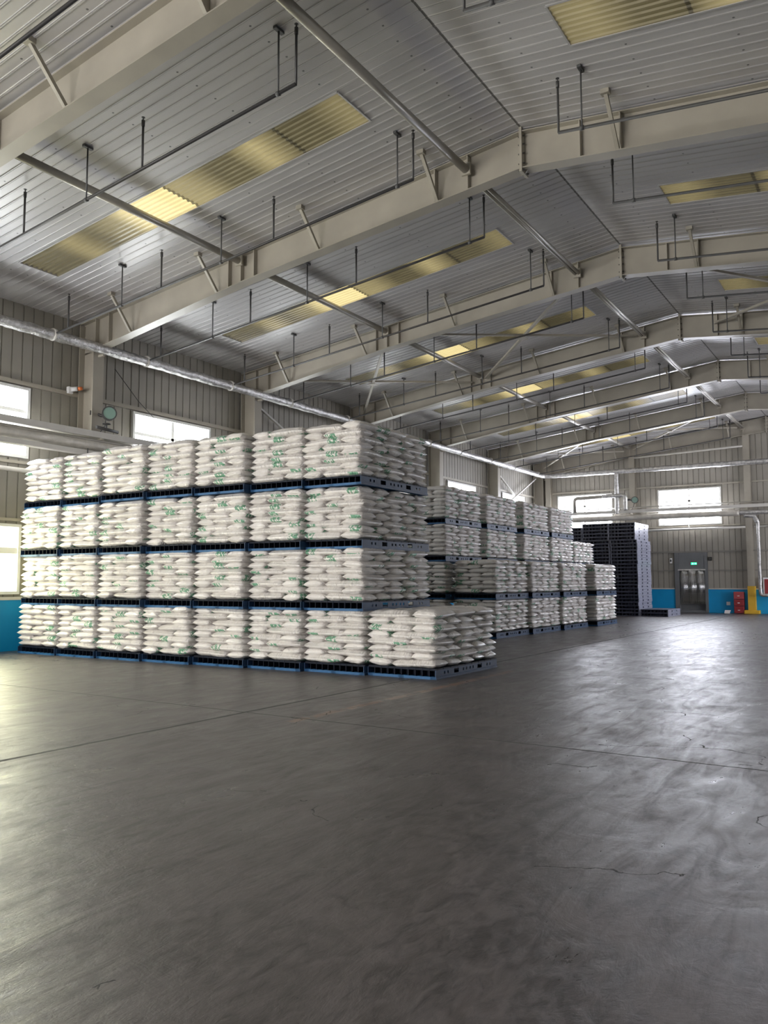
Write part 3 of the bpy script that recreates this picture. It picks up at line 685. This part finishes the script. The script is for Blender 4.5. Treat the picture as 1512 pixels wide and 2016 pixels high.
t = empty('floor_tray', (-2.07, YB - 0.40, 0.0), 'white shallow tray leaning on floor against blue wall', 'tray')
mb = MB().prism([(-0.14, 0.01), (0.10, 0.01), (0.17, 0.16), (-0.1, 0.16)], -0.03, 0.0); mb.build('tray_body', M_WHITE, t)
MB().prism([(-0.13, 0.0), (0.11, 0.0), (0.12, 0.02), (-0.12, 0.02)], -0.05, 0.02).build('tray_rim', M_TRIM, t)
t = empty('hose_cabinet', (-0.02, YB - 0.10, 1.32), 'red fire hose cabinet with white frame at right edge of gable wall', 'hose cabinet')
MB().box(-0.42, -0.16, -0.42, 0.42, 0.04, 0.42).build('cabinet_body', M_WHITE, t, 0.01)
MB().box(-0.35, -0.175, -0.35, 0.35, -0.155, 0.35).build('red_door', M_RED, t)
MB().tube([(0, -0.18, 0.0), (0, -0.195, 0.0)], 0.12, 20).build('round_emblem', M_RED2, t)
MB().box(0.25, -0.2, -0.05, 0.28, -0.175, 0.05).build('handle', M_TRIM, t)

# floodlights
def floodlight(loc, rz, lab):
    t = empty('floodlight', loc, lab, 'floodlight', 'round wall floodlights', rz)
    mb = MB().tube([(-0.02, 0, 0), (0.1, 0, 0)], 0.17, 20); mb.tube([(-0.12, 0, 0), (-0.02, 0, 0)], 0.10, 16); mb.build('housing', M_PIPE, t)
    MB().tube([(0.1, 0, 0), (0.125, 0, 0)], 0.15, 20).build('lens', M_LENS, t)
    mb = MB()
    for k in range(20):
        a = 2 * math.pi * k / 20; b = 2 * math.pi * (k + 1) / 20
        mb.bar((0.12, 0.165 * math.cos(a), 0.165 * math.sin(a)), (0.12, 0.165 * math.cos(b), 0.165 * math.sin(b)), 0.03, 0.03, (1, 0, 0))
    mb.build('rim', M_HANG, t)
    MB().tube([(-0.1, 0, 0), (-0.2, -0.15, -0.02), (-0.25, -0.32, 0.05)], 0.035, 8).build('arm', M_PIPE, t)
    MB().tube([(-0.1, -0.05, -0.1), (-0.05, -0.08, -0.3), (-0.15, -0.2, -0.48), (-0.2, -0.3, -0.62)], 0.012, 6).build('cable', M_HANG, t)
    MB().box(-0.30, -0.42, 0.0, -0.22, -0.28, 0.10).build('mounting_plate', M_PIPE, t)
floodlight((-11.2, 13.16, 5.76), -0.55, 'round floodlight with green-grey lens on first left column above the stack')
floodlight((-6.35, 42.65, 5.80), -1.4, 'round floodlight on gable column beside the foil riser')
t = empty('valve_assembly', (-11.2, 13.1, 5.30), 'dark valve assembly lying on the cable tray under the floodlight', 'valve')
mb = MB().tube([(0, -0.30, 0.08), (0, 0.35, 0.04)], 0.04, 10); mb.build('body', M_PIPE, t)
MB().tube([(0, 0.0, 0.06), (0, 0.0, 0.2)], 0.02, 8).build('stem', M_PIPE, t); MB().tube([(0, 0, 0.19), (0, 0, 0.21)], 0.10, 14).build('wheel', M_PIPE, t)
t = empty('security_camera', (-11.98, 12.62, 6.38), 'small white camera with orange tip on left wall above the window line', 'security camera')
MB().box(-0.1, -0.07, -0.10, 0.0, 0.07, 0.07).build('mount', M_WHITE, t, 0.01); MB().tube([(0, 0, 0), (0.12, 0.10, 0.02)], 0.06, 12).build('body', M_WHITE, t)
MB().tube([(0.12, 0.10, 0.02), (0.16, 0.2, 0.045)], 0.045, 12).build('orange_tip', M_ORANGE, t)
tag(MB().tube([(-12.0, 13.95, 7.2), (-12.05, 14.8, 6.5), (-12.05, 15.4, 6.1)], 0.01, 6).build('loose_cable', M_HANG), 'thin dark cable slanting down left wall right of first column', 'cable')

# ------------------------------------------------------------------ pallets
PH = 0.17
def pallet_parts(w, d, h, m_top, m_side, m_strip, ribs=10):
    """origin: front right bottom corner; the pallet runs to -x and +y. Fork openings face -y, side panels face +-x"""
    parts = []
    mb = MB(); mb.box(-w, 0, 0, 0, 0.10, 0.042); mb.box(-w, d - 0.10, 0, 0, d, 0.042); mb.box(-w, d / 2 - 0.07, 0, 0, d / 2 + 0.07, 0.042)
    for x in (-w, -w / 2 - 0.05, -0.10): mb.box(x, 0, 0, x + 0.10, d, 0.040)
    parts.append(('bottom_deck', mb.mesh('bottom_deck', m_strip)))
    mb = MB(); n_ = 9
    for i in range(n_):
        y = d * i / n_; mb.box(-w, y + (0.03 if i == 0 else 0.008), h - 0.022, 0, y + d / n_ - 0.008, h)
    mb.box(-w + 0.01, 0.01, h - 0.03, -0.01, d - 0.01, h - 0.021)
    parts.append(('top_deck', mb.mesh('top_deck', m_top)))
    for x in (-0.012, -w):
        mb = MB(); x1 = x + 0.012
        # side wall with slots and two square windows
        ops = []
        for c in (0.13, 0.18, 0.42, 0.47, 0.53, 0.58, 0.82, 0.87): ops.append((c * d - 0.022, c * d + 0.022, 0.07, h - 0.055))
        for c in (0.31, 0.69): ops.append((c * d - 0.085, c * d + 0.085, 0.055, h - 0.04))
        us = sorted({0, d, *[o[0] for o in ops], *[o[1] for o in ops]})
        for a, b in zip(us, us[1:]):
            o_ = [o for o in ops if o[0] <= (a + b) / 2 <= o[1]]
            if o_: mb.box(x, a, 0.042, x1, b, o_[0][2]); mb.box(x, a, o_[0][3], x1, b, h - 0.022)
            else: mb.box(x, a, 0.042, x1, b, h - 0.022)
        if x > -0.1: mb.box(x1 - 0.001, 0, 0.0, x1 + 0.012, d, 0.035)
        parts.append(('side_panel', mb.mesh('side_panel', m_side)))
    for i in range(1, ribs):
        x = -w * i / ribs
        mb = MB()
        mb.box(x - 0.004, 0.02, 0.042, x + 0.004, 0.16, h - 0.006)
        parts.append(('rib', mb.mesh('rib', m_top)))
    mb = MB().box(-w + 0.03, 0.161, 0.042, -0.03, 0.18, h - 0.03); parts.append(('inner_wall', mb.mesh('inner_wall', m_top)))
    return parts
PW, PD = 1.285, 2.32
PP = pallet_parts(PW, PD, PH, M_PDARK, M_PBLUE, M_PSTRIP)
def place_pallet(x, y, z, rz, lab, group, sx=1.0, parts=PP, detail=True):
    t = empty('plastic_pallet', (x, y, z), lab, 'pallet', group, rz); t.scale = (sx, 1, 1)
    for nm, me in parts:
        if not detail and nm == 'rib': continue
        o = bpy.data.objects.new(nm, me); COL.objects.link(o); o.parent = t
    return t

# ------------------------------------------------------------------ sacks
def sack_geo(seed, L, Wd, Hh, nu, nv, pitch_flat=1.0):
    """pillow sack, long axis x, centre at origin, resting z from 0; returns verts, faces, uvs(per vertex)"""
    rnd = random.Random(seed); V = []; UV = []; F = []; off = Vector((seed * 3.17, seed * 1.31, 0))
    us = [-math.cos(math.pi * i / nu) * 0.35 + (2 * i / nu - 1) * 0.65 for i in range(nu + 1)]
    vs = [-math.cos(math.pi * j / nv) * 0.5 + (2 * j / nv - 1) * 0.5 for j in range(nv + 1)]
    for side in (1, -1):
        for i, u in enumerate(us):
            au = abs(u)
            for j, v in enumerate(vs):
                av = abs(v)
                endf = max(0.0, 1 - au ** 6.5) ** 0.60
                prof = endf * max(0.0, 1 - av ** 2.8) ** 0.62 + 0.03 * (1 - av ** 6)
                neck = 1 - 0.13 * au ** 6 + 0.06 * au ** 24
                x = u * L / 2; y = v * Wd / 2 * neck * (0.97 + 0.06 * (1 - au * au))
                nz = noise.noise(Vector((x * 6, y * 9, side * 2.0)) + off) * 0.016 + noise.noise(Vector((x * 2.2, y * 3, side)) + off) * 0.022
                wr = 0.010 * math.sin(v * 17 + seed + side) * max(0, au - 0.62) * 2.6 * (1 - au ** 14)
                wr += 0.009 * math.sin(u * 24 + seed * 2 + 1.7 * side) * (av ** 3) * (1 - av ** 10)
                z = Hh / 2 + side * (Hh / 2 * prof + (nz + wr) * prof)
                # weight flattens the middle, seam sags a touch
                z += -0.012 * au ** 6
                x *= 1 + 0.010 * noise.noise(Vector((y * 12, 0, 0)) + off)
                V.append((x, y, z)); UV.append(((u + 1) / 2, (v + 1) / 2 * 0.98 + 0.01 + (1.0 if side < 0 else 0.0)))
    n1 = (nu + 1) * (nv + 1)
    for s in (0, 1):
        for i in range(nu):
            for j in range(nv):
                a = s * n1 + i * (nv + 1) + j; q = (a, a + nv + 1, a + nv + 2, a + 1)
                F.append(q if s == 0 else q[::-1])
    # stitch the rim
    for i in range(nu):
        for j in (0, nv):
            a = i * (nv + 1) + j; b = a + nv + 1; q = (a, b, b + n1, a + n1); F.append(q if j else q[::-1])
    for j in range(nv):
        for i in (0, nu):
            a = i * (nv + 1) + j; b = a + 1; q = (a, b, b + n1, a + n1); F.append(q[::-1] if i else q)
    return V, F, UV
LONG, SHORT = 0.86, 0.47
LH = 0.1135   # layer pitch
VAR_HI = [sack_geo(s, 1.0, 1.0, 1.0, 18, 10) for s in ()]
def variants(nu, nv, n):
    out = []
    for s in range(n): out.append(sack_geo(s + 1, LONG, SHORT, 0.153, nu, nv))
    return out
HI = variants(20, 10, 8); LO = variants(12, 8, 6)
def sack_mesh(geo, k):
    V, F, UV = geo; me = bpy.data.meshes.new('grain_sack'); me.from_pydata(V, [], F); me.materials.append(M_BAG)
    uvl = me.uv_layers.new(name='UVMap')
    for li, l in enumerate(me.loops):
        q = UV[l.vertex_index]; uvl.data[li].uv = (q[0] * 0.98 + 0.01 + 2 * k, q[1])
    me.polygons.foreach_set('use_smooth', [True] * len(F)); me.update(); return me
HI_ME = [sack_mesh(g, k) for k, g in enumerate(HI)]

SACKS = []   # dicts: pos, rz, tilt, label, score, dims scale
def load(x1, x0, y0, z0, tier_top, front=True, right=False, left=False, nlay=8, rz=0.0, depth=PD, lab='', zs=1.0, flip=0, far=False):
    """one palletised load of sacks: x0..x1 (x1 = right side), front at y0"""
    w = x1 - x0; rr = random.Random(int(abs(x0 * 100 + y0 * 10 + z0 * 1000)))
    z = z0
    for L in range(nlay):
        A = (L + flip) % 2 == 0
        wl = w * 0.645; ws = w - wl
        top = tier_top and L == nlay - 1
        spots = []
        # columns: long sacks lying along x in one part, end-on sacks in the other
        if A: xl0, xl1, xs0, xs1 = x0 + ws, x1, x0, x0 + ws
        else: xl0, xl1, xs0, xs1 = x0, x0 + wl, x0 + wl, x1
        nl, ns = 5, 3
        for i in range(nl):
            cy = y0 + depth * (i + 0.5) / nl; spots.append(((xl0 + xl1) / 2, cy, 0.0, wl, depth / nl, 'l', i, A))
        for i in range(ns):
            cy = y0 + depth * (i + 0.5) / ns; spots.append(((xs0 + xs1) / 2, cy, math.pi / 2, depth / ns, ws, 's', i, not A))
        for cx, cy, rot, ln, wd, kind, i, on_right in spots:
            vis_f = front and i == 0
            vis_r = right and on_right
            vis_l = left and not on_right
            if not (vis_f or vis_r or vis_l or top): 
                continue
            if vis_f: pos = 'front ' + ('right' if on_right else 'left')
            elif on_right: pos = 'right side %s' % ORD[i + 1]
            else: pos = 'left side %s' % ORD[i + 1]
            dist = math.hypot(cx - CAM.x, cy - CAM.y)
            fl = (wd if kind == 's' else ln)
            sc = 0
            if vis_f: sc += fl * abs(cy - CAM.y) / dist / dist ** 2
            if vis_r and CAM.x > cx: sc += (ln if kind == 's' else wd) * abs(CAM.x - cx) / dist / dist ** 2
            px = cx + rr.uniform(-0.024, 0.024); py = cy + rr.uniform(-0.024, 0.024) - (0.015 if vis_f else 0)
            if vis_f and kind == 's': py -= 0.0
            zz = z + rr.uniform(-0.003, 0.004)
            jz = rr.uniform(-0.05, 0.05)
            if top: jz += rr.uniform(-0.06, 0.06); zz += rr.uniform(0, 0.012)
            SACKS.append(dict(p=(px, py, zz), rz=rot + jz + (math.pi if rr.random() < 0.5 else 0), sx=ln / LONG * 1.02, sy=wd / SHORT * 1.03, sz=zs, score=sc, layer=L, pos=pos, lab=lab, far=far,
                              tx=rr.uniform(-0.05, 0.05), ty=rr.uniform(-0.03, 0.03), top=top))
        z += LH * zs

TIER = 1.075
MX = [-1.05, -2.39, -3.69, -4.94, -6.25, -7.57, -8.90, -10.16, -11.50]
MY = [11.60, 11.52, 11.42, 11.32, 11.23, 11.17, 11.12, 11.09]
TIERN = ['bottom tier', 'second tier', 'third tier', 'top tier']
NTH = ['rightmost', 'second', 'third', 'fourth', 'fifth', 'sixth', 'seventh', 'leftmost']
rj = random.Random(3)
for c in range(8):
    for tr in range(4):
        if c == 0 and tr > 0: continue
        z = TIER * tr + (0.03 if tr == 3 and c < 6 else 0)
        jx, jy = rj.uniform(-0.02, 0.02), rj.uniform(-0.03, 0.03)
        if tr == 0: jx = jy = 0
        if tr > 0 and c == 1: jx -= 0.015 * tr
        x1, x0 = MX[c] + jx - 0.012, MX[c + 1] + jx + 0.012; y = MY[c] + jy
        name = NTH[c] if c in (0, 7) else NTH[c] + ' from right'
        if tr > 0: name = 'rightmost' if c == 1 else ('leftmost' if c == 7 else NTH[c - 1] + ' from right')
        ld = '%s load, %s of near stack' % (name, TIERN[tr])
        place_pallet(x1, y, z, 0, 'blue plastic pallet under the ' + ld, 'pallets under the near sack loads', (x1 - x0) / PW, detail=True)
        right = (c == 0 and tr == 0) or (c == 1 and tr > 0)
        top = tr == 3 or (c == 0)
        load(x1, x0, y, z + PH - 0.008, top, True, right, c == 7, 8, lab=ld, zs=(1.0 if tr < 3 else 1.03), flip=(tr + c) % 2)
# second stack, farther back
S2 = []
for i, (x, y) in enumerate(((-4.2, 20.7), (-4.1, 23.08), (-4.0, 25.46), (-3.85, 28.35))):
    for tr in (0, 1): S2.append((x, y, tr, 1, i))
for i, y in enumerate((20.4, 23.15, 26.1, 28.7, 31.2)):
    for tr in range(4):
        if i == 4 and tr == 3: continue
        S2.append((-5.6, y, tr, 0, i))
for x, y, tr, colm, i in S2:
    z = TIER * tr; x1, x0 = x, x - 1.30
    ld = '%s load from front, %s of far stack, %s row' % (ORD[i + 1], TIERN[tr], 'right' if colm else 'left')
    place_pallet(x1, y, z, 0, 'blue plastic pallet under the ' + ld.replace(' load', ' load'), 'pallets under the far sack loads', 1.30 / PW, detail=(i == 0))
    top = (colm == 1 and tr == 1) or tr == 3 or (i == 4 and tr == 2)
    load(x1, x0, y, z + PH - 0.008, top, True if i == 0 or True else False, colm == 1 or tr >= 2, False, 8 if not (i == 4 and tr == 2) else 7, lab=ld, zs=1.0, flip=(tr + i) % 2, far=True)

SACKS.sort(key=lambda s: (s['far'], -s['score']))
near = sorted([s for s in SACKS if not s['far']], key=lambda s: -s['score'])
keep = near[:300]; rest = near[300:] + [s for s in SACKS if s['far']]
rs = random.Random(11)
for s in keep:
    o = bpy.data.objects.new('grain_sack', HI_ME[rs.randrange(len(HI_ME))]); COL.objects.link(o)
    o.location = s['p']; o.rotation_euler = (s['tx'], s['ty'], s['rz']); o.scale = (s['sx'], s['sy'], s['sz'])
    ld = s['lab'].replace(' of near stack', '').replace('load, ', 'load in ')
    tag(o, 'white sack, layer %s, %s, of %s' % (NUM[s['layer'] + 1], s['pos'], ld), 'sack', 'white sacks loaded on pallets in the near stack')
def merged(name, lst):
    V = []; F = []; UV = []
    for k, s in enumerate(lst):
        g = (LO if s['far'] else HI)[rs.randrange(6)]
        m = Matrix.Translation(s['p']) @ Matrix.Rotation(s['rz'], 4, 'Z') @ Matrix.Rotation(s['ty'], 4, 'Y') @ Matrix.Rotation(s['tx'], 4, 'X') @ Matrix.Diagonal((s['sx'], s['sy'], s['sz'], 1))
        b = len(V); V += [tuple(m @ Vector(v)) for v in g[0]]; F += [tuple(b + i for i in f) for f in g[1]]
        UV += [(q[0] * 0.98 + 0.01 + 2 * (k + 20), q[1]) for q in g[2]]
    me = bpy.data.meshes.new(name); me.from_pydata(V, [], F); me.materials.append(M_BAG)
    uvl = me.uv_layers.new(name='UVMap'); n = len(me.loops); vi = [0] * n; me.loops.foreach_get('vertex_index', vi)
    flat = [0.0] * (2 * n)
    for i, v in enumerate(vi): flat[2 * i], flat[2 * i + 1] = UV[v]
    uvl.data.foreach_set('uv', flat); me.polygons.foreach_set('use_smooth', [True] * len(F)); me.update()
    o = bpy.data.objects.new(name, me); COL.objects.link(o); return o
o = merged('grain_sack_pile', rest)
tag(o, 'remaining white woven sacks on the farther pallet loads and sides of both stacks', 'sacks', 'white sacks loaded on pallets farther off', 'stuff')

# ------------------------------------------------------------------ empty pallets stacked in piles at the back
EH = 0.158
def empty_pallet_meshes():
    w, d, h = 1.22, 2.3, EH - 0.004; mb = MB()
    for y in (0, d / 2 - 0.06, d - 0.12): mb.box(-w + 0.02, y, 0, -0.02, y + 0.12, 0.03)
    n_ = 8
    for i in range(n_): mb.box(-w + 0.02, d * i / n_ + 0.02 * (i > 0), h - 0.028, -0.02, d * (i + 1) / n_ - 0.02, h)
    for i in range(7):
        x = -w + 0.02 + (w - 0.13) * i / 6
        mb.box(x, 0.16, 0.02, x + 0.09, d - 0.16, h - 0.02)
    for i in range(9):
        x = -w + 0.02 + (w - 0.055) * i / 8
        mb.box(x, 0.02, 0.028, x + 0.012, 0.18, h - 0.02)
    out = [('deck', mb.mesh('deck', M_PEMPTY))]
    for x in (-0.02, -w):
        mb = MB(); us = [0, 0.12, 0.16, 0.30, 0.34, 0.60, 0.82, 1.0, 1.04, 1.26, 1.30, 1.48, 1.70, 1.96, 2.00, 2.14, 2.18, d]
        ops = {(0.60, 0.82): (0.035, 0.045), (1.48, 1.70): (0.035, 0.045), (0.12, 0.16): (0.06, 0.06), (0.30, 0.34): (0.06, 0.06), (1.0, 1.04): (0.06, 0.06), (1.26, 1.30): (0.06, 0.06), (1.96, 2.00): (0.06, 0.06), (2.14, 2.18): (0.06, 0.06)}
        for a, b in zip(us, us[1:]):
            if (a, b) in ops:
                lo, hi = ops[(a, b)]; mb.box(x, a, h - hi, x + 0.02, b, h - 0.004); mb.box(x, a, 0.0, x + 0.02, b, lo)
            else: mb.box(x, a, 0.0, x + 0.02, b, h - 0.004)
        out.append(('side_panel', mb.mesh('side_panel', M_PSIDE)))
    return out
EM = empty_pallet_meshes()
def empty_pallet(x, y, z, lab, group):
    t = empty('plastic_pallet', (x, y, z), lab, 'pallet', group)
    for nm, me in EM:
        o = bpy.data.objects.new(nm, me); COL.objects.link(o); o.parent = t
re_ = random.Random(5)
PILES = [(-4.87, 27, 'front right pile'), (-6.14, 27, 'second pile from right'), (-7.41, 26, 'third pile from right'), (-8.68, 26, 'fourth pile from right')]
for x, cnt, nm in PILES:
    for k in range(cnt):
        jx = re_.uniform(-0.012, 0.012) + (0.10 if False else 0) + (-0.08 if k > 21 else 0) * (1 if x > -5 else 0.6)
        empty_pallet(x + jx, 37.4 + re_.uniform(-0.02, 0.02), k * EH, 'empty slate blue pallet, %s from floor in %s of empty pallets' % (ORD[k + 1], nm), 'empty pallets stacked at the back')
for k in range(2):
    empty_pallet(-3.60, 37.45, k * EH, 'empty dark pallet lying right of the tall piles, %s of the low pair' % ('lower' if k == 0 else 'upper'), 'low pair of empty pallets')
